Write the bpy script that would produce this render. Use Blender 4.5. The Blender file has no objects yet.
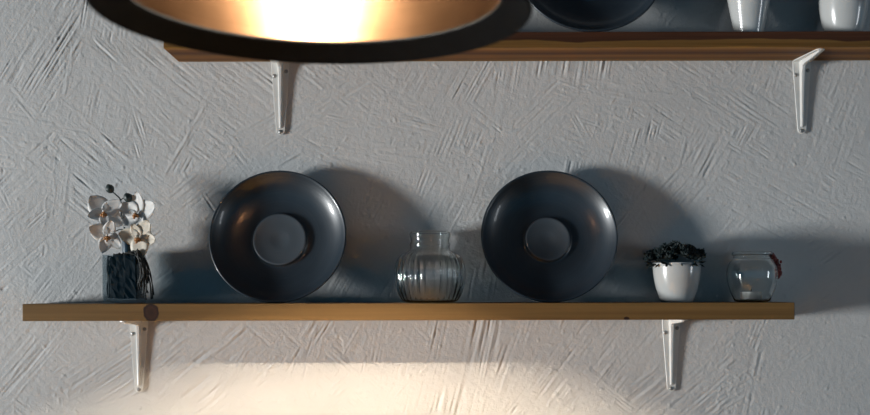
import bpy, bmesh, math, random
import numpy as np
from mathutils import Vector, Matrix, Euler
R = math.radians
random.seed(7)
sc = bpy.context.scene
C = sc.collection

# ------------------------------------------------------------------ camera
FPX, DIST = 1000.0, 1.818                 # focal length in pixels (870 wide), camera to wall
cam_d = bpy.data.cameras.new('camera')
cam = bpy.data.objects.new('camera', cam_d); C.objects.link(cam)
cam.location = (0, -DIST, 0)
cam.rotation_euler = Euler((R(90), 0, 0)).to_matrix().to_euler()
cam.rotation_euler.rotate_axis('Z', R(-0.12))
cam_d.sensor_width = 36; cam_d.lens = 36 * FPX / 870
cam_d.shift_y = (290 - 207.5) / 870
cam_d.clip_start = 0.02
cam_d.dof.use_dof = True; cam_d.dof.focus_distance = 1.78; cam_d.dof.aperture_fstop = 2.8
sc.camera = cam

# ------------------------------------------------------------------ world, windows, exposure
w = bpy.data.worlds.new('room_air'); sc.world = w; w.use_nodes = True
bg = w.node_tree.nodes['Background']
bg.inputs[0].default_value = (0.03, 0.40, 0.72, 1); bg.inputs[1].default_value = 0.30
def area(name, loc, target, sx, sy, power, col):
    d = bpy.data.lights.new(name, 'AREA'); d.shape = 'RECTANGLE'; d.size = sx; d.size_y = sy
    d.energy = power; d.color = col
    o = bpy.data.objects.new(name, d); C.objects.link(o); o.location = loc
    o.rotation_euler = (Vector(target) - Vector(loc)).to_track_quat('-Z', 'Y').to_euler()
    return o
area('window_daylight_left', (-7.6, -2.6, -0.80), (0, 0, 0.1), 0.95, 1.2, 770, (0.96, 0.985, 0.985))
area('window_daylight_right', (4.6, -2.4, 0.0), (0, 0, 0.1), 0.45, 1.4, 26, (0.9, 0.95, 1.0))
sc.cycles.caustics_reflective = False
vs = sc.view_settings
vs.view_transform = 'Standard'; vs.look = 'None'; vs.gamma = 1; vs.use_curve_mapping = False; vs.exposure = 0.0

# ------------------------------------------------------------------ helpers
def tag(o, label=None, cat=None, group=None, kind=None):
    for k, v in (('label', label), ('category', cat), ('group', group), ('kind', kind)):
        if v: o[k] = v
    return o
def empty(name, loc=(0, 0, 0), rot=(0, 0, 0)):
    o = bpy.data.objects.new(name, None); C.objects.link(o); o.location = loc; o.rotation_euler = rot
    o.empty_display_size = 0.02
    return o
def mesh_obj(name, verts, faces, mat, parent=None, smooth=True, loc=(0, 0, 0), rot=(0, 0, 0), fix=True):
    me = bpy.data.meshes.new(name); me.from_pydata([tuple(v) for v in verts], [], faces); me.update()
    if fix:
        bm = bmesh.new(); bm.from_mesh(me); bmesh.ops.recalc_face_normals(bm, faces=bm.faces); bm.to_mesh(me); bm.free()
    if smooth: me.polygons.foreach_set('use_smooth', [True] * len(me.polygons))
    if mat: me.materials.append(mat)
    o = bpy.data.objects.new(name, me); C.objects.link(o)
    o.location = loc; o.rotation_euler = rot
    if parent: o.parent = parent
    return o
def lathe(prof, seg=64, rib=None, closed=True, rib_upto=10**6):
    """profile of (r, z) -> verts, faces; profile closed back on itself when closed"""
    V, F, rings = [], [], []
    for kp, (r, z) in enumerate(prof):
        if r < 1e-6:
            V.append((0, 0, z)); rings.append([len(V) - 1])
        else:
            ring = []
            for i in range(seg):
                a = 2 * math.pi * i / seg
                rr = r + (rib(a, r, z) if rib and kp < rib_upto else 0)
                V.append((rr * math.cos(a), rr * math.sin(a), z)); ring.append(len(V) - 1)
            rings.append(ring)
    pairs = list(zip(rings, rings[1:]))
    if closed and len(rings[0]) > 1 and len(rings[-1]) > 1: pairs.append((rings[-1], rings[0]))
    for A, B in pairs:
        for i in range(seg):
            j = (i + 1) % seg
            if len(A) == 1 and len(B) == 1: continue
            if len(A) == 1: F.append((A[0], B[i], B[j]))
            elif len(B) == 1: F.append((A[i], B[0], A[j]))
            else: F.append((A[i], B[i], B[j], A[j]))
    return V, F
def smooth_prof(pts, n=6):
    """Catmull-Rom through profile points"""
    out = []
    P = [pts[0]] + list(pts) + [pts[-1]]
    for k in range(1, len(P) - 2):
        p0, p1, p2, p3 = P[k - 1], P[k], P[k + 1], P[k + 2]
        for i in range(n):
            t = i / n
            out.append(tuple(0.5 * ((2 * b) + (-a + c) * t + (2 * a - 5 * b + 4 * c - d) * t * t + (-a + 3 * b - 3 * c + d) * t ** 3)
                             for a, b, c, d in zip(p0, p1, p2, p3)))
    out.append(tuple(pts[-1])); return [(max(0, r), z) for r, z in out]
def tube(path, rad, seg=8):
    V, F = [], []
    n = len(path); rads = rad if isinstance(rad, (list, tuple)) else [rad] * n
    for k, p in enumerate(path):
        p = Vector(p); t = (Vector(path[min(k + 1, n - 1)]) - Vector(path[max(k - 1, 0)])).normalized()
        a = t.orthogonal().normalized() if abs(t.y) > 0.95 else t.cross(Vector((0, 1, 0))).normalized()
        b = t.cross(a)
        for i in range(seg):
            an = 2 * math.pi * i / seg
            V.append(p + (a * math.cos(an) + b * math.sin(an)) * rads[k])
    for k in range(n - 1):
        for i in range(seg):
            j = (i + 1) % seg
            F.append((k * seg + i, k * seg + j, (k + 1) * seg + j, (k + 1) * seg + i))
    F.append(tuple(range(seg))[::-1]); F.append(tuple((n - 1) * seg + i for i in range(seg)))
    return V, F
def spline(pts, n=6):
    P = [Vector(p) for p in pts]; P = [P[0]] + P + [P[-1]]; out = []
    for k in range(1, len(P) - 2):
        for i in range(n):
            t = i / n; a, b, c, d = P[k - 1:k + 3]
            out.append(0.5 * ((2 * b) + (c - a) * t + (2 * a - 5 * b + 4 * c - d) * t * t + (3 * b - a - 3 * c + d) * t ** 3))
    out.append(P[-1]); return out
def bevel_mesh(o, width, seg=2):
    bm = bmesh.new(); bm.from_mesh(o.data)
    bmesh.ops.bevel(bm, geom=list(bm.edges), offset=width, segments=seg, profile=0.6, affect='EDGES')
    bmesh.ops.recalc_face_normals(bm, faces=bm.faces); bm.to_mesh(o.data); bm.free()
def box(x0, x1, y0, y1, z0, z1):
    V = [(x, y, z) for x in (x0, x1) for y in (y0, y1) for z in (z0, z1)]
    F = [(0, 1, 3, 2), (4, 6, 7, 5), (0, 4, 5, 1), (2, 3, 7, 6), (0, 2, 6, 4), (1, 5, 7, 3)]
    return V, F
def join(parts):
    V, F = [], []
    for v, f in parts:
        k = len(V); V += list(v); F += [tuple(i + k for i in q) for q in f]
    return V, F
def ell(c, rx, ry, rz, seg=12, rings=8):
    V = [(c[0] + rx * math.sin(math.pi * k / rings) * math.cos(2 * math.pi * i / seg),
          c[1] + ry * math.sin(math.pi * k / rings) * math.sin(2 * math.pi * i / seg),
          c[2] + rz * math.cos(math.pi * k / rings)) for k in range(1, rings) for i in range(seg)]
    F = [(k * seg + i, k * seg + (i + 1) % seg, (k + 1) * seg + (i + 1) % seg, (k + 1) * seg + i)
         for k in range(rings - 2) for i in range(seg)]
    V += [(c[0], c[1], c[2] + rz), (c[0], c[1], c[2] - rz)]; a, b = len(V) - 2, len(V) - 1
    F += [(a, (i + 1) % seg, i) for i in range(seg)] + [(b, (rings - 2) * seg + i, (rings - 2) * seg + (i + 1) % seg) for i in range(seg)]
    return V, F
def at(px, py, y):
    """photo measurement -> point standing at depth y"""
    d = DIST + y
    return Vector(((px - 435) * d / FPX, y, (290 - py) * d / FPX))

# ------------------------------------------------------------------ materials
def new_mat(name):
    m = bpy.data.materials.new(name); m.use_nodes = True
    nt = m.node_tree; b = nt.nodes['Principled BSDF']
    return m, nt, b
def N(nt, typ, **kw):
    n = nt.nodes.new(typ)
    for k, v in kw.items():
        if isinstance(k, str) and hasattr(n, k): setattr(n, k, v)
        else: n.inputs[k].default_value = v
    return n
def noise(nt, scale, detail=4, rough=0.55, vec=None, dist=0.0):
    n = nt.nodes.new('ShaderNodeTexNoise'); n.inputs['Scale'].default_value = scale
    n.inputs['Detail'].default_value = detail; n.inputs['Roughness'].default_value = rough
    n.inputs['Distortion'].default_value = dist
    if vec: nt.links.new(vec, n.inputs['Vector'])
    return n
def ramp(nt, fac, stops):
    r = nt.nodes.new('ShaderNodeValToRGB'); e = r.color_ramp.elements
    while len(e) < len(stops): e.new(0.5)
    for el, (p, c) in zip(e, stops): el.position = p; el.color = (*c, 1)
    nt.links.new(fac, r.inputs[0]); return r
def objvec(nt, scale=(1, 1, 1), loc=(0, 0, 0)):
    t = nt.nodes.new('ShaderNodeTexCoord'); m = nt.nodes.new('ShaderNodeMapping')
    m.inputs['Scale'].default_value = scale; m.inputs['Location'].default_value = loc
    nt.links.new(t.outputs['Object'], m.inputs[0]); return m.outputs[0]
def math_n(nt, op, a, b=None, c=None):
    n = nt.nodes.new('ShaderNodeMath'); n.operation = op
    for i, v in enumerate((a, b, c)):
        if v is None: continue
        if isinstance(v, (int, float)): n.inputs[i].default_value = v
        else: nt.links.new(v, n.inputs[i])
    return n.outputs[0]
def mixc(nt, fac, a, b, mode='MIX'):
    n = nt.nodes.new('ShaderNodeMix'); n.data_type = 'RGBA'; n.blend_type = mode
    for s, v in ((0, fac), (6, a), (7, b)):
        if isinstance(v, (int, float)): n.inputs[s].default_value = v
        elif isinstance(v, tuple): n.inputs[s].default_value = (*v, 1)
        else: nt.links.new(v, n.inputs[s])
    return n.outputs[2]
def bump(nt, h, b, strength=0.3, dist=0.001):
    n = nt.nodes.new('ShaderNodeBump'); n.inputs['Strength'].default_value = strength; n.inputs['Distance'].default_value = dist
    nt.links.new(h, n.inputs['Height']); nt.links.new(n.outputs[0], b.inputs['Normal'])
def simple(name, col, rough=0.5, metal=0.0, var=0.12, scale=60, spec=0.5, coat=0.0, bmp=0.0):
    m, nt, b = new_mat(name)
    v = objvec(nt); n = noise(nt, scale, 3, 0.5, v)
    r = ramp(nt, n.outputs[0], [(0.25, tuple(c * (1 - var) for c in col)), (0.75, tuple(min(1, c * (1 + var)) for c in col))])
    nt.links.new(r.outputs[0], b.inputs['Base Color'])
    b.inputs['Roughness'].default_value = rough; b.inputs['Metallic'].default_value = metal
    b.inputs['Specular IOR Level'].default_value = spec; b.inputs['Coat Weight'].default_value = coat
    b.inputs['Coat Roughness'].default_value = 0.05
    if bmp: bump(nt, n.outputs[0], b, bmp, 0.0006)
    return m

def mat_plaster():
    m, nt, b = new_mat('plaster')
    v = objvec(nt); n = noise(nt, 3.2, 5, 0.6, v); n2 = noise(nt, 330, 3, 0.6, v)
    r = ramp(nt, n.outputs[0], [(0.3, (0.52, 0.52, 0.515)), (0.7, (0.60, 0.60, 0.595))])
    nt.links.new(r.outputs[0], b.inputs['Base Color']); b.inputs['Roughness'].default_value = 0.75
    b.inputs['Specular IOR Level'].default_value = 0.25
    bump(nt, n2.outputs[0], b, 0.6, 0.0010)
    return m
def mat_pine():
    m, nt, b = new_mat('pine_wood')
    tc = objvec(nt)
    # knots bend the grain: distance fields in board coordinates
    def knot(x, z, sx, sz):
        mp = objvec(nt, (1 / sx, 0.0, 1 / sz), (-x / sx, 0, -z / sz))
        wob = noise(nt, 1.3, 2, 0.5, mp)
        ln = nt.nodes.new('ShaderNodeVectorMath'); ln.operation = 'LENGTH'; nt.links.new(mp, ln.inputs[0])
        return math_n(nt, 'ADD', ln.outputs['Value'], math_n(nt, 'MULTIPLY', math_n(nt, 'SUBTRACT', wob.outputs[0], 0.5), 0.55))
    d1 = knot(-0.4413, -0.001, 0.0145, 0.0175); d2 = knot(0.374, -0.0125, 0.005, 0.0035)
    grain = noise(nt, 1.0, 5, 0.6, objvec(nt, (1.6, 60, 95)), 0.4)
    fine = noise(nt, 1.0, 4, 0.6, objvec(nt, (14, 400, 520)))
    broad = noise(nt, 1.0, 2, 0.5, objvec(nt, (1.1, 16, 28)), 0.6)
    f = math_n(nt, 'ADD', math_n(nt, 'MULTIPLY', grain.outputs[0], 0.55), math_n(nt, 'MULTIPLY', broad.outputs[0], 0.45))
    r = ramp(nt, f, [(0.30, (0.105, 0.056, 0.017)), (0.46, (0.175, 0.096, 0.030)), (0.6, (0.225, 0.127, 0.042)), (0.75, (0.155, 0.082, 0.026))])
    c = mixc(nt, math_n(nt, 'MULTIPLY', fine.outputs[0], 0.35), r.outputs[0], (0.115, 0.062, 0.020))
    for d in (d1, d2):
        k = ramp(nt, d, [(0.0, (0.025, 0.010, 0.005)), (0.55, (0.045, 0.017, 0.008)), (0.85, (0.020, 0.008, 0.005)), (1.0, (0.10, 0.05, 0.018))])
        fac = ramp(nt, d, [(0.9, (1, 1, 1)), (1.0, (0, 0, 0))]); fac.color_ramp.elements[1].position = 1.0
        c = mixc(nt, fac.outputs[0], c, k.outputs[0])
    nt.links.new(c, b.inputs['Base Color']); b.inputs['Roughness'].default_value = 0.55; b.inputs['Specular IOR Level'].default_value = 0.3
    bump(nt, fine.outputs[0], b, 0.12, 0.0006)
    return m
def mat_heartwood():
    m, nt, b = new_mat('striped_heartwood')
    t = nt.nodes.new('ShaderNodeTexCoord'); sp = nt.nodes.new('ShaderNodeSeparateXYZ'); nt.links.new(t.outputs['Object'], sp.inputs[0])
    s = math_n(nt, 'SUBTRACT', sp.outputs['Z'], sp.outputs['Y'])       # runs down the front edge and on along the underside
    wob = noise(nt, 1.0, 4, 0.55, objvec(nt, (2.6, 9, 9)), 0.3)
    wob2 = noise(nt, 1.0, 4, 0.6, objvec(nt, (3.0, 150, 150)), 0.5)
    u = math_n(nt, 'ADD', math_n(nt, 'MULTIPLY', math_n(nt, 'ADD', s, 0.066), 1 / 0.132), math_n(nt, 'MULTIPLY', math_n(nt, 'SUBTRACT', wob.outputs[0], 0.5), 0.24))
    r = ramp(nt, u, [(0.05, (0.28, 0.15, 0.036)), (0.16, (0.17, 0.068, 0.012)), (0.30, (0.28, 0.125, 0.024)), (0.48, (0.10, 0.036, 0.008)),
                     (0.62, (0.23, 0.092, 0.014)), (0.765, (0.42, 0.21, 0.045)), (0.80, (0.18, 0.092, 0.026)), (0.885, (0.19, 0.102, 0.032)), (0.90, (0.062, 0.027, 0.015)), (1.0, (0.085, 0.034, 0.018))])
    c = mixc(nt, 0.6, r.outputs[0], ramp(nt, wob2.outputs[0], [(0.3, (0.35, 0.3, 0.25)), (0.65, (1, 1, 1))]).outputs[0], 'MULTIPLY')
    nt.links.new(c, b.inputs['Base Color']); b.inputs['Roughness'].default_value = 0.55; b.inputs['Specular IOR Level'].default_value = 0.15
    bump(nt, wob2.outputs[0], b, 0.1, 0.0006)
    return m
def mat_glaze(well):
    m, nt, b = new_mat('slate_blue_glaze')
    t = nt.nodes.new('ShaderNodeTexCoord'); sp = nt.nodes.new('ShaderNodeSeparateXYZ'); nt.links.new(t.outputs['Object'], sp.inputs[0])
    rad = math_n(nt, 'SQRT', math_n(nt, 'ADD', math_n(nt, 'POWER', sp.outputs['X'], 2.0), math_n(nt, 'POWER', sp.outputs['Y'], 2.0)))
    cmb = nt.nodes.new('ShaderNodeCombineXYZ'); nt.links.new(rad, cmb.inputs[0])
    rings = noise(nt, 260, 3, 0.6, cmb.outputs[0])
    cl = noise(nt, 16, 3, 0.5, t.outputs['Object'])
    f = math_n(nt, 'ADD', math_n(nt, 'MULTIPLY', rings.outputs[0], 0.5), math_n(nt, 'MULTIPLY', cl.outputs[0], 0.5))
    r = ramp(nt, f, [(0.3, (0.011, 0.019, 0.028)), (0.7, (0.026, 0.038, 0.051))])
    pale = math_n(nt, 'LESS_THAN', rad, well - .0005)                 # paler base colour across the central disc
    col = mixc(nt, pale, r.outputs[0], mixc(nt, 0.5, r.outputs[0], (0.105, 0.125, 0.145)))
    nt.links.new(col, b.inputs['Base Color']); b.inputs['Roughness'].default_value = 0.38
    b.inputs['Coat Weight'].default_value = 0.25; b.inputs['Coat Roughness'].default_value = 0.1
    bump(nt, rings.outputs[0], b, 0.12, 0.0008)
    return m
def mat_glass(name, col=(0.94, 0.97, 0.97), rough=0.0):
    m, nt, b = new_mat(name)
    n = noise(nt, 25, 2, 0.5, objvec(nt))
    r = ramp(nt, n.outputs[0], [(0.3, col), (0.7, tuple(min(1, c * 1.03) for c in col))])
    nt.links.new(r.outputs[0], b.inputs['Base Color'])
    b.inputs['Transmission Weight'].default_value = 1.0; b.inputs['Roughness'].default_value = rough; b.inputs['IOR'].default_value = 1.48
    bump(nt, n.outputs[0], b, 0.08, 0.001)
    return m
def mat_thin_glass(name):
    m = bpy.data.materials.new(name); m.use_nodes = True; nt = m.node_tree; nt.nodes.clear()
    out = nt.nodes.new('ShaderNodeOutputMaterial'); tr = nt.nodes.new('ShaderNodeBsdfTransparent'); gl = nt.nodes.new('ShaderNodeBsdfGlossy')
    tr.inputs[0].default_value = (0.85, 0.89, 0.91, 1); gl.inputs['Roughness'].default_value = 0.03
    n = noise(nt, 30, 2, 0.5, objvec(nt)); bp = nt.nodes.new('ShaderNodeBump'); bp.inputs['Strength'].default_value = 0.1; bp.inputs['Distance'].default_value = 0.001
    nt.links.new(n.outputs[0], bp.inputs['Height']); nt.links.new(bp.outputs[0], gl.inputs['Normal'])
    lw = nt.nodes.new('ShaderNodeLayerWeight'); lw.inputs[0].default_value = 0.5
    fac = math_n(nt, 'MULTIPLY_ADD', math_n(nt, 'POWER', lw.outputs['Facing'], 4.0), 0.9, 0.018)
    mx = nt.nodes.new('ShaderNodeMixShader'); nt.links.new(fac, mx.inputs[0]); nt.links.new(tr.outputs[0], mx.inputs[1]); nt.links.new(gl.outputs[0], mx.inputs[2])
    nt.links.new(mx.outputs[0], out.inputs[0]); return m
def mat_copper():
    m, nt, b = new_mat('spun_copper')
    t = nt.nodes.new('ShaderNodeTexCoord'); sp = nt.nodes.new('ShaderNodeSeparateXYZ'); nt.links.new(t.outputs['Object'], sp.inputs[0])
    cmb = nt.nodes.new('ShaderNodeCombineXYZ'); nt.links.new(sp.outputs['Z'], cmb.inputs[2])
    rings = noise(nt, 420, 4, 0.65, cmb.outputs[0])
    cl = noise(nt, 14, 4, 0.6, t.outputs['Object'])
    r = ramp(nt, cl.outputs[0], [(0.3, (0.050, 0.029, 0.016)), (0.7, (0.072, 0.042, 0.024))])
    nt.links.new(r.outputs[0], b.inputs['Base Color']); b.inputs['Metallic'].default_value = 1.0
    rr = ramp(nt, rings.outputs[0], [(0.3, (0.25, 0.25, 0.25)), (0.7, (0.37, 0.37, 0.37))])
    nt.links.new(rr.outputs[0], b.inputs['Roughness'])
    b.inputs['Anisotropic'].default_value = 0.25; b.inputs['Anisotropic Rotation'].default_value = 0.25
    tg = nt.nodes.new('ShaderNodeTangent'); tg.direction_type = 'RADIAL'; tg.axis = 'Z'; nt.links.new(tg.outputs[0], b.inputs['Tangent'])
    bump(nt, rings.outputs[0], b, 0.3, 0.0006)
    return m
PLASTER = mat_plaster(); PINE = mat_pine(); HEART = mat_heartwood(); COPPER = mat_copper()
GLASS = mat_glass('clear_glass'); THIN = mat_thin_glass('thin_clear_glass'); 
WHITE_MET = simple('white_enamelled_steel', (0.66, 0.66, 0.64), 0.35, 0, 0.05, 40, coat=0.2)
SCREW = simple('zinc_screw', (0.34, 0.34, 0.33), 0.38, 0.9, 0.15, 300)
CERAMIC = simple('white_glazed_ceramic', (0.48, 0.485, 0.475), 0.22, 0, 0.04, 30, coat=0.6)
BLACKMET = simple('blackened_metal', (0.004, 0.005, 0.006), 0.55, 0.0, 0.2, 80, spec=0.04)
DARKLEAF = simple('dark_succulent', (0.008, 0.016, 0.018), 0.6, 0, 0.4, 160, spec=0.25)
BARK = simple('dark_bark', (0.005, 0.006, 0.007), 0.8, 0, 0.5, 200, bmp=0.5)
ROOT = simple('dark_root', (0.016, 0.018, 0.017), 0.6, 0, 0.4, 200)
STEM = simple('dark_green_stem', (0.020, 0.034, 0.034), 0.5, 0, 0.3, 120)
SLEEVE = simple('dark_blue_sleeve', (0.030, 0.055, 0.080), 0.3, 0, 0.3, 50)
PETAL = simple('white_petal', (0.66, 0.65, 0.63), 0.55, 0, 0.08, 120)
PETAL_Y = simple('cream_petal', (0.60, 0.55, 0.46), 0.55, 0, 0.12, 120)
LIP = simple('ochre_lip', (0.36, 0.17, 0.06), 0.5, 0, 0.4, 260)
WAX = simple('candle_wax', (0.75, 0.74, 0.70), 0.5, 0, 0.04, 80)
ALU = simple('tealight_aluminium', (0.85, 0.85, 0.85), 0.28, 0.6, 0.06, 200)
RED = simple('dark_red_beads', (0.16, 0.02, 0.018), 0.4, 0, 0.5, 300)
WICK = simple('wick', (0.03, 0.03, 0.03), 0.9)
CORD = simple('black_cord', (0.015, 0.015, 0.015), 0.8)
FLOOR = simple('dark_floor_boards', (0.05, 0.04, 0.03), 0.6, 0, 0.35, 4)
CEIL = simple('ceiling_paint', (0.06, 0.06, 0.065), 0.9, 0, 0.04, 3)

# ------------------------------------------------------------------ the setting
FLOOR_Z, CEIL_Z = -1.40, 1.25
def smooth1(a, k, axis):
    if k < 2: return a
    ker = np.hanning(k + 2)[1:-1]; ker /= ker.sum()
    return np.apply_along_axis(lambda v: np.convolve(np.concatenate([v[-k:], v, v[:k]]), ker, 'same')[k:-k], axis, a)
def plaster_height(X, Z):
    """trowelled plaster: overlapping patches, each combed in its own direction. height in metres"""
    rng = np.random.default_rng(11)
    def tex(ku, kv, n=512):
        a = rng.standard_normal((n, n)); a = smooth1(smooth1(a, ku, 1), kv, 0); return a / a.std()
    long_a = tex(170, 3); long_b = tex(60, 3); iso = tex(4, 4); iso_b = tex(9, 8); big = tex(40, 40)
    def samp(T, u, v):
        n = T.shape[0]; u = np.mod(u, n); v = np.mod(v, n)
        i = np.floor(u).astype(int); j = np.floor(v).astype(int); fu = u - i; fv = v - j
        i %= n; j %= n; i2 = (i + 1) % n; j2 = (j + 1) % n
        return (T[j, i] * (1 - fu) + T[j, i2] * fu) * (1 - fv) + (T[j2, i] * (1 - fu) + T[j2, i2] * fu) * fv
    px = 1 / 550.0
    H = 0.35 * samp(iso, X / px / 1.6, Z / px / 1.6) + 0.2 * samp(iso_b, X / px, Z / px)
    # (cx, cy, half length, half width, angle in the photo's frame counter-clockwise, amplitude, comb spacing)
    main = [(40, 45, 130, 70, 58, 1, 1.0), (120, 80, 110, 55, 78, 1, 1.0), (215, 110, 140, 60, -38, 1, 1.1), (60, 150, 90, 35, -12, .7, 1),
            (30, 230, 110, 60, 42, 1, 1), (110, 190, 90, 40, -40, 1, .9), (350, 100, 120, 60, -38, .9, 1.1), (300, 140, 80, 40, 30, .7, 1),
            (440, 90, 80, 45, 60, .6, .9), (430, 160, 110, 45, -15, .6, 1), (550, 100, 90, 60, 80, .8, .9), (600, 130, 80, 40, -20, .7, 1),
            (520, 135, 60, 30, 45, .7, 1), (450, 190, 90, 40, 70, .6, 1.1), (690, 85, 70, 45, -62, 1, 1), (760, 150, 150, 52, -34, 1.1, .9),
            (700, 200, 70, 55, 60, 1, 1.3), (630, 190, 70, 45, 75, .8, 1), (810, 230, 110, 40, -30, .5, 1.0), (850, 100, 90, 60, 70, .35, 1.2),
            (60, 370, 110, 60, -40, .9, 1), (30, 330, 90, 40, 50, .8, 1), (150, 360, 90, 45, 35, .9, 1.0), (230, 350, 90, 40, 40, .8, 1.2),
            (330, 345, 80, 45, -42, .8, 1), (440, 365, 110, 55, 77, 1.0, 1.4), (530, 380, 110, 45, 70, .9, 1.4), (610, 355, 120, 55, 52, 1.0, 1.2),
            (715, 375, 110, 45, 40, 1.0, 1.3), (765, 350, 90, 30, 78, 1.0, 1.4), (830, 370, 70, 60, 20, .3, 1), (190, 235, 80, 50, 38, .9, 1),
            (390, 270, 100, 60, 60, .7, 1.2), (650, 270, 100, 60, 50, .7, 1.2), (800, 280, 90, 40, 35, .6, 1.1)]
    lst = []
    for k in range(260):                                   # filler strokes everywhere, main ones later
        lst.append((rng.uniform(-180, 1050), rng.uniform(-150, 560), rng.uniform(50, 120), rng.uniform(18, 40), rng.choice([-40, 60, 40, 78, -60, -20]) + rng.normal() * 8, rng.uniform(.4, 1), rng.uniform(.8, 1.3)))
    lst += main
    for k in range(70):                                    # short crossing touches on top
        lst.append((rng.uniform(-20, 890), rng.uniform(0, 415), rng.uniform(18, 50), rng.uniform(4, 12), rng.choice([-40, 60, 40, 78, -60, -20]) + rng.normal() * 10, rng.uniform(.5, 1.1), rng.uniform(.8, 1.2)))
    PX = X / px + 435; PY = 290 - Z / px
    for (cx, cy, hl, hw, ang, amp, sp) in lst:
        a = R(ang); ca, sa = math.cos(a), math.sin(a)
        ou, ov = rng.uniform(0, 500, 2)
        m0 = max(hl, hw) * 1.5
        xs = np.where((PX[0] > cx - m0) & (PX[0] < cx + m0))[0]; ys = np.where((PY[:, 0] > cy - m0) & (PY[:, 0] < cy + m0))[0]
        if len(xs) < 2 or len(ys) < 2: continue
        sl = (slice(ys[0], ys[-1] + 1), slice(xs[0], xs[-1] + 1))
        dx = PX[sl] - cx; dy = -(PY[sl] - cy)
        u = dx * ca + dy * sa; v = -dx * sa + dy * ca
        curve = rng.normal() * 0.00025; v = v + curve * u * u
        edge = 6 * samp(iso_b, u / 3 + ou, v / 1.5 + ov)
        mu = np.clip((hl - np.abs(u) + edge * 2.2) / 9, 0, 1); mv = np.clip((hw - np.abs(v) + edge * .6) / 5, 0, 1)
        M = mu * mv
        ridge = samp(long_a, u * .75 + ou, v / sp * 1.5 + ov) * 0.75 + samp(long_b, u * 1.3 + ov, v / sp * 1.2 + ou) * 0.5
        ridge = np.sign(ridge) * 1.0 * np.abs(ridge) ** 1.1          # a few deep score lines among shallow ones
        ridge = ridge * (0.75 + 0.45 * samp(iso_b, u / 2.5 + ov, v / 1.2 + ou).clip(-1, 1.2))
        strength = np.clip(0.65 + 0.5 * samp(big, u * .8 + ou, v * .8 + ov), 0.4, 1.5)
        loc = amp * strength * ridge + 0.24 * samp(iso, PX[sl] / 1.2 + ou, PY[sl] / 1.2)
        lip = np.exp(-((v - hw + edge * .6) / 1.5) ** 2) * mu * rng.uniform(0, 1.0)
        H[sl] = H[sl] * (1 - 0.88 * M) + loc * M * 0.9 + lip
    # scattered crumbs and pits
    cr = samp(iso, X / px / 1.25 + 77, Z / px / 1.25 + 31); dens = samp(big, X / px * .5, Z / px * .5)
    H += np.clip(cr - 1.7 + 0.35 * dens, 0, 1.6) * 1.3 - np.clip(-cr - 2.0 + 0.3 * dens, 0, 1.2) * 0.9
    return H
def build_wall():
    xs = np.concatenate([[-9, -5, -2.5, -1.6], np.arange(-1.12, -0.85, 0.004), np.arange(-0.85, 0.85, 0.0014), np.arange(0.85, 1.12, 0.004), [1.6, 2.5, 5, 9]])
    zs = np.concatenate([[FLOOR_Z, -1.0, -0.7], np.arange(-0.48, -0.27, 0.004), np.arange(-0.27, 0.56, 0.0014), np.arange(0.56, 0.75, 0.004), [0.9, CEIL_Z]])
    X, Z = np.meshgrid(xs, zs); H = plaster_height(X, Z)
    Y = -(H * 0.00036); Y = np.clip(Y, -0.0019, 0.003) + 0.0019    # proudest plaster touches y = 0
    ny, nx = X.shape
    co = np.stack([X, Y, Z], -1).reshape(-1, 3).astype(np.float32)
    i = np.arange(nx * ny).reshape(ny, nx)
    q = np.stack([i[:-1, :-1], i[:-1, 1:], i[1:, 1:], i[1:, :-1]], -1).reshape(-1, 4).astype(np.int32)
    me = bpy.data.meshes.new('wall_back')
    me.vertices.add(len(co)); me.vertices.foreach_set('co', co.ravel())
    me.loops.add(q.size); me.loops.foreach_set('vertex_index', q.ravel())
    me.polygons.add(len(q)); me.polygons.foreach_set('loop_start', np.arange(0, q.size, 4, dtype=np.int32))
    me.polygons.foreach_set('use_smooth', np.ones(len(q), bool)); me.update(calc_edges=True)
    me.materials.append(PLASTER)
    o = bpy.data.objects.new('wall_back', me); C.objects.link(o); o['kind'] = 'structure'
build_wall()
v, f = box(-9, 9, -6, 0.004, FLOOR_Z - 0.05, FLOOR_Z); tag(mesh_obj('floor', v, f, FLOOR, smooth=False), kind='structure')
v, f = box(-9, 9, -6, 0.004, CEIL_Z, CEIL_Z + 0.05); tag(mesh_obj('ceiling', v, f, CEIL, smooth=False), kind='structure')

# ------------------------------------------------------------------ shelves
DEPTH = 0.103
LOW_TOP, LOW_BOT = -0.0225, -0.0520
UP_TOP, UP_BOT = 0.4425, 0.4155
def shelf(x0, x1, z0, z1, mat, label):
    cx, cz = (x0 + x1) / 2, (z0 + z1) / 2
    v, f = box(x0 - cx, x1 - cx, -DEPTH / 2, DEPTH / 2, z0 - cz, z1 - cz)
    o = mesh_obj('wall_shelf', v, f, mat, smooth=False, loc=(cx, -DEPTH / 2, cz))
    bevel_mesh(o, 0.0012, 2)
    return tag(o, label, 'shelf', 'wooden wall shelves')
shelf(-0.708, 0.617, LOW_BOT, LOW_TOP, PINE, 'lower knotty pine wall shelf carrying the two plates and jars')
shelf(-0.465, 0.860, UP_BOT, UP_TOP, HEART, 'upper dark brown striped wooden wall shelf behind the copper lamp')

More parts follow.
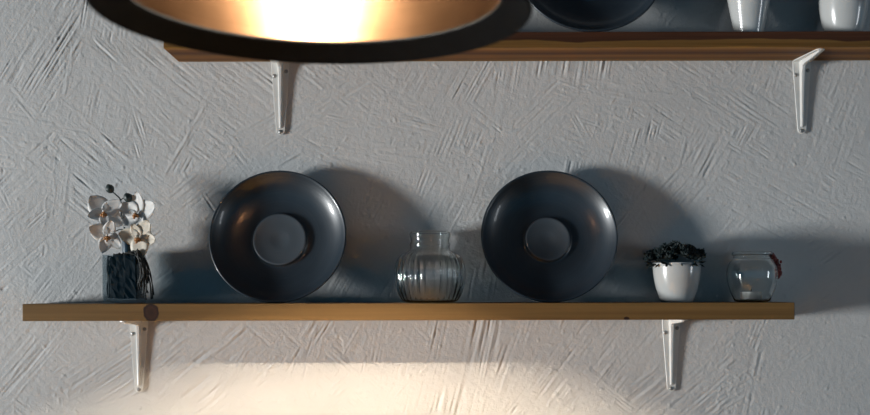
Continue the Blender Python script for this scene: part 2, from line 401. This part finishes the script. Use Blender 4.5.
# ------------------------------------------------------------------ brackets
def bracket_meshes():
    Wt, Wb, H, A, T = 0.0165, 0.0080, 0.133, 0.094, 0.0020
    def plate(L, vert):
        out = []
        n = 10
        pts = [(-Wt, 0), (Wt, 0), (Wt, -0.012)]
        pts += [(Wb * math.sin(R(90 - k * 18)), -(L - Wb) - Wb * math.cos(R(90 - k * 18))) for k in range(n + 1)]
        pts += [(-Wt, -0.012)]
        m = len(pts); V = []
        for d in (0, -T):
            for (x, s) in pts: V.append((x, d, s) if vert else (x, s, d))
        F = [tuple(range(m)), tuple(range(2 * m - 1, m - 1, -1))] + [(i, (i + 1) % m, m + (i + 1) % m, m + i) for i in range(m)]
        return V, F
    # folded rib: side profile (out from wall, down) with its half width
    prof = [(0.0022, -0.1215, .0014), (0.0042, -0.1195, .0015), (0.0056, -0.085, .0018), (0.0072, -0.045, .0023), (0.0090, -0.020, .0028), (0.0110, -0.0115, .0030),
            (0.0200, -0.0092, .0028), (0.0500, -0.0074, .0024), (0.0860, -0.0044, .0018), (0.0885, -0.0025, .0016)]
    V, F = [], []
    for (o_, dwn, hw) in prof:
        # base of the rib: foot on plate, wider than the crest
        for sx in (-1, 1): V.append((sx * hw, -o_, dwn))
    n = len(prof); base = len(V)
    for k, (o_, dwn, hw) in enumerate(prof):
        t = k / (n - 1)
        fo, fd = (0.0005, dwn) if k <= 3 else ((0.0005, -0.0005) if k in (4, 5) else (o_, -0.0005))
        for sx in (-1, 1): V.append((sx * (hw + 0.0024), -fo, fd))
    for k in range(n - 1):
        a = 2 * k; F.append((a, a + 1, a + 3, a + 2))
        b_ = base + 2 * k
        F.append((a, a + 2, b_ + 2, b_)); F.append((a + 1, b_ + 1, b_ + 3, a + 3))
    F.append((0, base, base + 1, 1)); F.append((2 * n - 2, 2 * n - 1, base + 2 * n - 1, base + 2 * n - 2))
    screw = join([lathe([(0, .0016), (.0016, .0015), (.0030, .0008), (.0036, 0), (.0036, -.0004), (0, -.0004)], 16, closed=False),
                  ])
    return plate(H, True), plate(A, False), (V, F), screw
PL_V, PL_A, RIB, SCR = bracket_meshes()
proto = None
def bracket(px, z, label):
    global proto
    x = (px - 435) * DIST / FPX
    if proto is None:
        proto = empty('shelf_bracket')
        a = mesh_obj('wall_leg', *PL_V, WHITE_MET, proto, smooth=False); bevel_mesh(a, 0.0005, 1)
        b = mesh_obj('shelf_leg', *PL_A, WHITE_MET, proto, smooth=False, loc=(0, 0, 0)); bevel_mesh(b, 0.0005, 1)
        c = mesh_obj('rib', *RIB, WHITE_MET, proto, smooth=False); bevel_mesh(c, 0.0006, 1)
        for q in c.data.polygons: q.use_smooth = False
        s0 = None
        for (sx, sz) in ((-0.0105, -0.0260), (0.0105, -0.0180), (0.0, -0.1275)):
            if s0 is None: s = s0 = mesh_obj('screw', *SCR, SCREW, proto)
            else: s = s0.copy(); C.objects.link(s); s.parent = proto
            s.location = (sx, -0.0021, sz); s.rotation_euler = (R(90), 0, 0)
            s['label'] = 'grey cross-head screw'
        o = proto
    else:
        o = proto.copy(); C.objects.link(o)
        for ch in list(proto.children):
            c = ch.copy(); C.objects.link(c); c.parent = o
    o.location = (x, -0.0001, z - 0.0001)
    tag(o, label, 'bracket', 'white metal shelf brackets')
bracket(139, LOW_BOT, 'white metal bracket under the lower shelf, below the orchid')
bracket(671, LOW_BOT, 'white metal bracket under the lower shelf, below the white flowerpot')
bracket(281, UP_BOT, 'white metal bracket under the upper shelf, just below the copper lamp')
bracket(802, UP_BOT, 'white metal bracket under the upper shelf, at right below the white cups')

# ------------------------------------------------------------------ plates
def plate(cx_px, Rr, lean, back_y, shelf_z, well, label):
    s = Rr / 0.1225
    front = [(Rr, .0330), (Rr - .0008, .0352), (Rr - .0028, .0350), (Rr - .0056, .0318), (Rr - .012, .0245), (Rr - .025, .0158), (Rr - .042, .0100),
             (Rr - .058, .0068), (well + .005, .0062), (well + .0008, .0066), (well + .0002, .0085), (well - .0006, .0112), (well - .0022, .0120), (well - .005, .0112), (well * .62, .0094),
             (well * .40, .0092), (well * .32, .0086), (well * .16, .0074), (0, .0070)]
    back = [(0, -.0090), (well * .8, -.0086), (well + .006, -.0110), (well + .009, -.0105), (well + .010, -.0030), (Rr - .040, .0035), (Rr - .022, .0095), (Rr - .010, .0180), (Rr - .0025, .0285)]
    v, f = lathe(back + front, 96, closed=False)
    o = mesh_obj('plate', v, f, mat_glaze(well))
    # lathe axis +Z -> facing the room (-Y), then leaned back against the wall
    t = R(lean)
    M = Matrix.Rotation(R(90), 4, 'X'); M = Matrix.Rotation(-t, 4, 'X') @ M
    pts = [M @ Vector(p) for p in v]
    y_max = max(p.y for p in pts); z_min = min(p.z for p in pts)
    loc = Vector(((cx_px - 435) * (DIST + back_y - .03) / FPX, back_y - y_max, shelf_z - z_min + .0002))
    o.matrix_world = Matrix.Translation(loc) @ M
    return tag(o, label, 'plate', 'dark glazed plates leaning on the wall')
plate(280, 0.1212, 12.5, -0.0006, LOW_TOP, 0.048, 'dark slate glazed plate beside the orchid, with the wider pale central disc')
plate(548, 0.1208, 12.5, -0.0006, LOW_TOP, 0.0405, 'dark slate glazed plate between ribbed glass jar and white flowerpot')
plate(588, 0.1280, 19, -0.0006, UP_TOP, 0.044, 'dark glazed plate on the upper shelf, only its bottom showing')

# ------------------------------------------------------------------ white cups and pots
def pot_profile(r_top, r_bot, h, wall=.003, bulge=.0):
    out = [(0, 0), (r_bot - .002, 0), (r_bot, .0012)]
    for k in range(1, 10):
        t = k / 9
        out.append((r_bot + (r_top - r_bot) * (1 - (1 - t) ** (1.0 + bulge)), .0012 + (h - .0022) * t))
    out += [(r_top - .0004, h - .0002), (r_top - wall * .5, h + .0004), (r_top - wall, h - .0008)]
    for k in range(8, 0, -1):
        t = k / 9
        out.append((r_bot + (r_top - r_bot) * (1 - (1 - t) ** (1.0 + bulge)) - wall, .004 + (h - .004) * t))
    out += [(0, .004)]
    return out
# white flowerpot with dark succulents on the lower shelf
PY = -0.052
t = empty('potted_succulent', ((676.7 - 435) * (DIST + PY) / FPX, PY, LOW_TOP))
tag(t, 'white ceramic flowerpot filled with small dark green succulent leaves', 'potted plant')
v, f = lathe(pot_profile(.0418, .0275, .0695, bulge=1.05), 64, closed=False); mesh_obj('flowerpot', v, f, CERAMIC, t)
v, f = lathe([(0, .058), (.037, .058), (.0375, .061), (.02, .0635), (0, .0645)], 32, closed=False); mesh_obj('soil', v, f, BARK, t)
def leaf_blade(base, d, length, width, thick):
    """small fleshy leaf: eight vertices"""
    d = Vector(d).normalized(); s = d.orthogonal().normalized()
    s = Matrix.Rotation(random.uniform(0, 6.28), 3, d) @ s; n = d.cross(s); b = Vector(base)
    V = [b, b + d * length * .5 + s * width, b + d * length * .5 - s * width, b + d * length * .55 + n * thick, b + d * length * .55 - n * thick, b + d * length]
    F = [(0, 1, 3), (0, 3, 2), (0, 2, 4), (0, 4, 1), (5, 3, 1), (5, 2, 3), (5, 4, 2), (5, 1, 4)]
    return V, F
parts = []
for k in range(85):                                         # rosettes over the dome of the plant
    a = random.uniform(0, 6.283); rr = .050 * math.sqrt(random.random())
    c = Vector((rr * math.cos(a), rr * math.sin(a), .070 + .024 * (1 - (rr / .058) ** 2) + random.uniform(-.004, .007)))
    up = Vector((c.x * 14, c.y * 14, 1.0)).normalized()
    for q in range(13):
        an = q * 2.399; el = .15 + .8 * q / 13
        sd = up.orthogonal().normalized(); sd = Matrix.Rotation(an, 3, up) @ sd
        d = (up * el + sd * (1.1 - el)).normalized()
        parts += [leaf_blade(c, d, random.uniform(.008, .0125), .0032, .0018)]
for k in range(26):                                         # a few tips hanging over the rim
    a = random.uniform(0, 6.283); c = Vector((.040 * math.cos(a), .040 * math.sin(a), .068))
    parts += [leaf_blade(c, (math.cos(a), math.sin(a), random.uniform(-.8, .3)), .014, .003, .0017)]
tag(mesh_obj('foliage', *join(parts), DARKLEAF, t, smooth=False), 'dark green succulent leaves', kind='stuff')
# cups on the upper shelf
cy = -0.055
def ridge(a, r, z): return 0
prof = pot_profile(.0420, .0230, .098, bulge=0.0)
def ridged(prof, h):
    out = []
    n = 44
    for k in range(n + 1):
        tt = k / n; z = .0015 + (h - .002) * tt; r = .0235 + .0185 * tt
        out.append((r + .00035 * math.sin(z * 2 * math.pi / .0052), z))
    return [(0, 0), (.0225, 0)] + out + [(.0410, h), (.0395, h - .001)] + [(.021 + .0185 * q / 6, .004 + (h - .005) * q / 6) for q in range(5, -1, -1)] + [(0, .004)]
v, f = lathe(ridged(prof, .098), 64, closed=False)
tag(mesh_obj('ridged_cup', v, f, CERAMIC, loc=((749.3 - 435) * (DIST + cy) / FPX, cy, UP_TOP)), 'white tapering cup with fine horizontal ridges on the upper shelf', 'cup', 'white cups on the upper shelf')
v, f = lathe(pot_profile(.0415, .0270, .085, bulge=1.6), 64, closed=False)
tag(mesh_obj('smooth_cup', v, f, CERAMIC, loc=((844 - 435) * (DIST + cy) / FPX, cy, UP_TOP)), 'smooth rounded white cup at the right end of the upper shelf', 'cup', 'white cups on the upper shelf')

# ------------------------------------------------------------------ glass jars
def jar_shell(outer, wall):
    pts = smooth_prof(outer, 5)
    inner = []
    for k, (r, z) in enumerate(pts):
        a = pts[max(k - 1, 0)]; b = pts[min(k + 1, len(pts) - 1)]
        d = Vector((b[0] - a[0], b[1] - a[1])); n = Vector((-d.y, d.x)).normalized() if d.length else Vector((-1, 0))
        inner.append((max(0, r + n.x * wall), z + n.y * wall))
    inner[0] = (0, pts[0][1] + wall * 1.6)
    return pts, inner
JY = -0.053
o_, i_ = jar_shell([(0, 0), (.030, .0), (.046, .002), (.0535, .010), (.0600, .030), (.0625, .050), (.0605, .068), (.053, .082), (.0420, .0895), (.0365, .093),
                    (.0352, .098), (.0358, .103), (.0345, .107), (.0348, .113), (.0362, .1165), (.0366, .1215), (.0355, .124)], .0022)
rim = [(o_[-1][0] - .0006, .1246), (o_[-1][0] - .0018, .1243)]
NR = 34
def ribs(a, r, z):
    if z < .004 or z > .090: return 0
    fade = min(1, (z - .004) / .012) * min(1, (.090 - z) / .012)
    return .0019 * fade * (abs(math.sin(NR * a / 2)) - .6)
v, f = lathe(o_ + rim + list(reversed(i_)), NR * 10, rib=ribs, closed=False, rib_upto=len(o_))
tag(mesh_obj('ribbed_glass_jar', v, f, GLASS, loc=((430 - 435) * (DIST + JY) / FPX, JY, LOW_TOP + .0003)), 'empty clear glass jar with vertical ribs between the two plates', 'jar')
TY = -0.050
o_, i_ = jar_shell([(0, 0), (.020, .0), (.0290, .0015), (.0335, .008), (.0405, .026), (.0440, .046), (.0425, .062), (.0365, .0735), (.0325, .0775), (.0322, .0805),
                    (.0345, .0825), (.0350, .0855), (.0338, .0880)], .0020)
rim = [(o_[-1][0] - .0006, .0886), (o_[-1][0] - .0018, .0882)]
v, f = lathe(o_ + rim + list(reversed(i_)), 72, closed=False)
JX = (752 - 435) * (DIST + TY) / FPX
tag(mesh_obj('round_glass_jar', v, f, GLASS, loc=(JX, TY, LOW_TOP + .0003)), 'small round clear glass jar near the shelf end, holding a tealight', 'jar')
t = empty('tealight', (JX - .0025, TY - .002, LOW_TOP + .0045)); tag(t, 'silver tealight candle standing inside the small round glass jar', 'candle')
v, f = lathe([(0, 0), (.0178, 0), (.0186, .001), (.0190, .0135), (.0194, .0140), (.0186, .0138), (.0182, .002), (0, .002)], 40, closed=False); mesh_obj('metal_cup', v, f, ALU, t)
v, f = lathe([(0, .0022), (.0178, .0022), (.0180, .0112), (.006, .0118), (0, .0120)], 32, closed=False); mesh_obj('wax', v, f, WAX, t)
v, f = tube([(0, 0, .0115), (.0003, 0, .0155), (.0012, 0, .0185)], .0006, 6); mesh_obj('wick', v, f, WICK, t)
# red beaded ornament over the jar's shoulder
t = empty('beaded_tassel', (JX + .0345, TY, LOW_TOP + .081)); tag(t, 'dark red beaded tassel hanging from the rim of the small round jar', 'ornament')
path = spline([(.0005, 0, .003), (.0035, -.002, -.004), (.0085, -.004, -.013), (.0115, -.005, -.026), (.0105, -.005, -.037)], 8)
mesh_obj('string', *tube(path, .0006, 6), RED, t)
parts = []
for k, p in enumerate(path[2:]):
    for q in range(3):
        c = p + Vector((random.gauss(0, .0022), random.gauss(0, .0022), random.gauss(0, .0012)))
        r_ = random.uniform(.0014, .0026); parts.append(ell(c, r_, r_, r_ * 1.3, 8, 6))
tag(mesh_obj('beads', *join(parts), RED, t), kind='stuff')

# ------------------------------------------------------------------ orchid in a glass vase
OY = -0.052
def O(px, py, dy=0.0):
    p = at(px, py, OY + dy); return p - OB
OB = Vector((0, 0, 0)); OB = Vector((at(124.5, 303, OY).x, OY, LOW_TOP))
t = empty('potted_orchid', OB); tag(t, 'white orchid with four blooms and two buds in a square glass vase', 'orchid')
def rounded_square(h, r, n=5):
    out = []
    for cx, cy, a0 in ((h - r, h - r, 0), (-h + r, h - r, 90), (-h + r, -h + r, 180), (h - r, -h + r, 270)):
        for k in range(n + 1):
            a = R(a0 + 90 * k / n); out.append((cx + r * math.cos(a), cy + r * math.sin(a)))
    return out
def sq_rings(levels):
    V, F = [], []; m = None
    for (h, r, z) in levels:
        ring = rounded_square(h, r); m = len(ring); V += [(x, y, z) for x, y in ring]
    for k in range(len(levels) - 1):
        for i in range(m):
            j = (i + 1) % m; F.append((k * m + i, k * m + j, (k + 1) * m + j, (k + 1) * m + i))
    F.append(tuple(range(m))); F.append(tuple((len(levels) - 1) * m + i for i in range(m)))
    return V, F
vs_ = sq_rings([(.0290, .004, .0003), (.0302, .004, .0015), (.0306, .004, .084), (.0302, .0037, .0852), (.0294, .0032, .0848), (.0292, .0032, .006)])
mesh_obj('vase', *vs_, THIN, t, smooth=False)
# bark filling, rough block
bm = bmesh.new(); bmesh.ops.create_cube(bm, size=1.0); bmesh.ops.subdivide_edges(bm, edges=bm.edges, cuts=7, use_grid_fill=True)
for q in bm.verts:
    q.co = Vector((q.co.x * .045 + .0055, q.co.y * .054, (q.co.z + .5) * .074 + .009))
    q.co += Vector((random.gauss(0, .0012), random.gauss(0, .0012), random.gauss(0, .0012) if q.co.z < .07 else random.gauss(.001, .003)))
    q.co.x = max(-.0285, min(.0285, q.co.x)); q.co.y = max(-.0285, min(.0285, q.co.y)); q.co.z = max(.0085, q.co.z)
me = bpy.data.meshes.new('bark'); bm.to_mesh(me); bm.free(); me.materials.append(BARK)
o = bpy.data.objects.new('bark', me); C.objects.link(o); o.parent = t
for k in range(15):                                         # roots seen through the glass on the left side
    x = -.0275 + random.uniform(0, .012); y = random.uniform(-.028, .02)
    p = [(x + random.gauss(0, .0015), y + random.gauss(0, .002), z) for z in (.078 + random.uniform(-.004, .006), .06, .042, .025, .010)]
    p = [(max(-.0280, min(.028, a)), max(-.0285, min(.0285, b)), c) for a, b, c in p]
    mesh_obj('root', *tube(spline(p, 4), random.uniform(.0010, .0021), 6), ROOT, t)
for k in range(15):                                         # aerial roots hanging over the right side
    sx, sy = random.uniform(.004, .026), random.uniform(-.028, .012)
    ex = random.uniform(.033, .056); top = .088 + random.uniform(.0, .007); end = random.uniform(.004, .05)
    p = [(sx, sy, .078), (sx + .006, sy - .002, top), (.0325 + random.uniform(0, .006), sy - .006, top - .008 - random.uniform(0, .006)),
         ((.040 + ex) / 2 + random.gauss(0, .002), sy - .008, .058 + random.gauss(0, .004)), (ex + random.gauss(0, .002), sy - .008, .035), (ex + random.gauss(.001, .002), sy - .006, end)]
    if end > .03: p = p[:5]
    p = [(a, b, c) for a, b, c in p]
    mesh_obj('root', *tube(spline(p, 5), random.uniform(.0009, .0016), 6), ROOT, t)
# sleeve round the flower spike
v, f = lathe([(0, .070), (.0086, .070), (.0090, .085), (.0088, .130), (.0084, .1315), (.0078, .130), (.0078, .072)], 20, closed=False)
mesh_obj('stem_sleeve', v, f, SLEEVE, t, loc=(O(127, 300).x, 0.004, 0))
stem = spline([(O(127, 262).x, .004, .078), O(126.5, 235, .006), O(122.5, 221, .004), O(121, 208, 0), O(120.5, 199, 0), O(116, 194, 0), O(111.5, 190, -.002)], 6)
mesh_obj('stem', *tube(stem, [.0017 - .0007 * k / len(stem) for k in range(len(stem))], 8), STEM, t)
for a, b in (((120.5, 200), (127, 199)), ((121, 210), (107, 215)), ((122, 218), (136, 215)), ((126, 229), (112, 233)), ((126.5, 234), (136, 238))):
    mesh_obj('flower_stalk', *tube(spline([O(*a), O((a[0] + b[0]) / 2, (a[1] + b[1]) / 2 - 2), O(*b, -.004)], 4), .0009, 6), STEM, t)
def bud(px, py, rx, rz, tilt):
    v, f = lathe(smooth_prof([(0, -rz), (rx * .6, -rz * .75), (rx, -rz * .1), (rx * .75, rz * .5), (rx * .28, rz * .9), (0, rz)], 4), 14, closed=False)
    o = mesh_obj('bud', v, f, STEM, t, loc=O(px, py, -.003), rot=(0, R(tilt), 0)); o['label'] = 'dark closed bud'
bud(110, 188, .0078, .0088, -28); bud(128.5, 197, .0092, .0084, 60)
def petal_mesh(L, W, cup, tipw=1.0, n=8, m=6):
    """rounded petal along +Z from the flower's heart, bent towards -Y"""
    V, F = [], []
    for side in (0, 1):
        for i in range(n + 1):
            s = i / n; wd = W * (math.sin(math.pi * min(1, (0.06 + 0.94 * s)) ** 0.85) ** 0.62) * (1 - .15 * s * tipw)
            for j in range(m + 1):
                q = 2 * j / m - 1
                V.append((wd * q, -cup * L * (s * s) * .5 - cup * .35 * W * q * q + (0.0006 if side else 0) + .0006 * math.sin(7 * q + 5 * s), L * s))
    K = (n + 1) * (m + 1)
    for i in range(n):
        for j in range(m):
            a = i * (m + 1) + j; F.append((a, a + 1, a + m + 2, a + m + 1)); F.append((K + a, K + a + m + 1, K + a + m + 2, K + a + 1))
    edge = [j for j in range(m + 1)] + [i * (m + 1) + m for i in range(1, n + 1)] + [n * (m + 1) + j for j in range(m - 1, -1, -1)] + [i * (m + 1) for i in range(n - 1, 0, -1)]
    for a, b in zip(edge, edge[1:] + edge[:1]): F.append((a, K + a, K + b, b))
    return V, F
def flower(px, py, petals, yaw, pitch, mat, dy=-.010, lip=1.0):
    """petals: (angle clockwise from up, length, half width, cup)"""
    fo = empty('flower', O(px, py, dy), (R(pitch), 0, R(yaw))); fo.parent = t
    for k, (ang, L, W, cup) in enumerate(petals):
        v, f = petal_mesh(L * 1.08, W * 1.08, cup)
        mesh_obj('petal', v, f, mat, fo, loc=(0, .0006 * (k % 3), 0), rot=(0, R(ang), 0))
    v, f = join([ell((0, -.005, -.002), .0035 * lip, .0050, .0030, 10, 7), ell((-.0035, -.004, -.0045), .0025, .0036, .0030, 8, 6), ell((.0035, -.004, -.0045), .0025, .0036, .0030, 8, 6), ell((0, -.0085, -.007), .0020, .0030, .0034, 8, 6)])
    o = mesh_obj('lip', v, f, LIP, fo); o['label'] = 'ochre brown flower lip'
    v, f = ell((0, -.0058, .0022), .0022, .0036, .0026, 10, 7); mesh_obj('column', v, f, mat, fo)
flower(104, 212, [(-38, .034, .0185, .15), (58, .034, .0150, .25), (125, .036, .0160, .1), (-105, .026, .0105, .2), (172, .024, .0095, .4)], 12, -6, PETAL)
flower(137, 213, [(-62, .032, .0165, .2), (2, .036, .0150, .15), (66, .037, .0180, .1), (-122, .034, .0150, .15), (150, .022, .0100, .4)], -15, 0, PETAL, -.006)
flower(107.5, 235, [(-62, .031, .0155, .2), (18, .027, .0110, .35), (-165, .029, .0115, .5), (135, .029, .0125, .3), (88, .018, .0070, .5)], 10, 8, PETAL, -.018)
flower(138.5, 237, [(-78, .033, .0150, .2), (35, .034, .0150, .15), (98, .031, .0140, .2), (172, .036, .0165, .25), (-20, .024, .0105, .3)], -8, 4, PETAL_Y, -.014, 1.5)

# ------------------------------------------------------------------ table under the lamp, below the frame
TABLE = simple('honey_oak', (0.66, 0.37, 0.10), 0.6, 0, 0.15, 5)
TT = -0.45
t = empty('wooden_table', (-0.126, -0.47, FLOOR_Z)); tag(t, 'honey coloured wooden table standing under the copper lamp against the wall', 'table')
v, f = box(-.42, .42, -.45, .45, TT - FLOOR_Z - .03, TT - FLOOR_Z); o = mesh_obj('tabletop', v, f, TABLE, t, smooth=False); bevel_mesh(o, .003, 2)
for sx in (-1, 1):
    for sy in (-1, 1):
        V = [(sx * .37 + a * w_, sy * .40 + b_ * w_, z) for z, w_ in ((0, .018), (TT - FLOOR_Z - .03, .028)) for a, b_ in ((-1, -1), (1, -1), (1, 1), (-1, 1))]
        mesh_obj('leg', V, [(0, 1, 2, 3), (4, 5, 6, 7), (0, 1, 5, 4), (1, 2, 6, 5), (2, 3, 7, 6), (3, 0, 4, 7)], TABLE, t, smooth=False)

# ------------------------------------------------------------------ pendant lamp
LD = 1.06; LX = (314 - 435) * LD / FPX; LY = LD - DIST; ZR = 0.2915
t = empty('pendant_lamp', (LX, LY, ZR), (0, R(0.6), 0)); tag(t, 'large copper pendant lamp with dark rolled rim hanging in front of the shelves', 'lamp')
inner = smooth_prof([(.1990, .0190), (.2020, .030), (.2075, .055), (.2105, .085), (.2050, .125), (.1820, .165), (.1350, .196), (.0800, .210), (.0380, .214)], 6)
v, f = lathe(inner, 128, closed=False); sh_in = mesh_obj('shade_lining', v, f, COPPER, t); sh_in['label'] = 'glowing spun copper inside'
outer = [(r + .0016, z + .0012) for r, z in inner]
v, f = lathe([(inner[0][0] + .0004, inner[0][1])] + outer + [(inner[-1][0], inner[-1][1] + .0006)], 128, closed=False); mesh_obj('shade', v, f, BLACKMET, t)
rimp = [(.1986, .0200), (.1994, .0184), (.2050, .0150), (.2150, .0088), (.2240, .0030), (.2285, .0), (.2310, .0016), (.2305, .0048), (.2250, .0085), (.2170, .0135), (.2085, .0210), (.2050, .0270), (.2022, .0250)]
v, f = lathe(smooth_prof(rimp + [rimp[0]], 3), 128, closed=False); o = mesh_obj('rim', v, f, BLACKMET, t); o['label'] = 'dark flared rim of the shade'
v, f = lathe([(0, .262), (.018, .262), (.030, .252), (.034, .232), (.040, .214), (.040, .209), (.020, .206), (.0185, .186), (0, .186)], 40, closed=False); mesh_obj('lamp_holder', v, f, BLACKMET, t)
HB = 0.1675
m, nt, b = new_mat('glowing_bulb')
nn = noise(nt, 40, 2, 0.5, objvec(nt)); rr = ramp(nt, nn.outputs[0], [(0.2, (1.0, 0.80, 0.58)), (0.8, (1.0, 0.84, 0.64))])
nt.links.new(rr.outputs[0], b.inputs['Emission Color']); b.inputs['Emission Strength'].default_value = 7800
b.inputs['Base Color'].default_value = (0.8, 0.8, 0.8, 1)
v, f = lathe(smooth_prof([(0, -.013), (.007, -.0105), (.012, -.0035), (.012, .0035), (.0105, .011), (.0095, .018), (0, .018)], 4), 24, closed=False)
o = mesh_obj('bulb', v, f, m, t, loc=(0, 0, HB)); o['label'] = 'lit warm bulb'
v, f = lathe([(0, CEIL_Z - ZR - .0005), (.05, CEIL_Z - ZR - .0005), (.052, CEIL_Z - ZR - .006), (.045, CEIL_Z - ZR - .025), (.01, CEIL_Z - ZR - .032), (0, CEIL_Z - ZR - .032)], 32, closed=False)
cn = mesh_obj('ceiling_rose', v, f, BLACKMET, t)
mesh_obj('cord', *tube([(0, 0, .26), (0, 0, .55), (0, 0, CEIL_Z - ZR - .03)], .0032, 8), CORD, t)
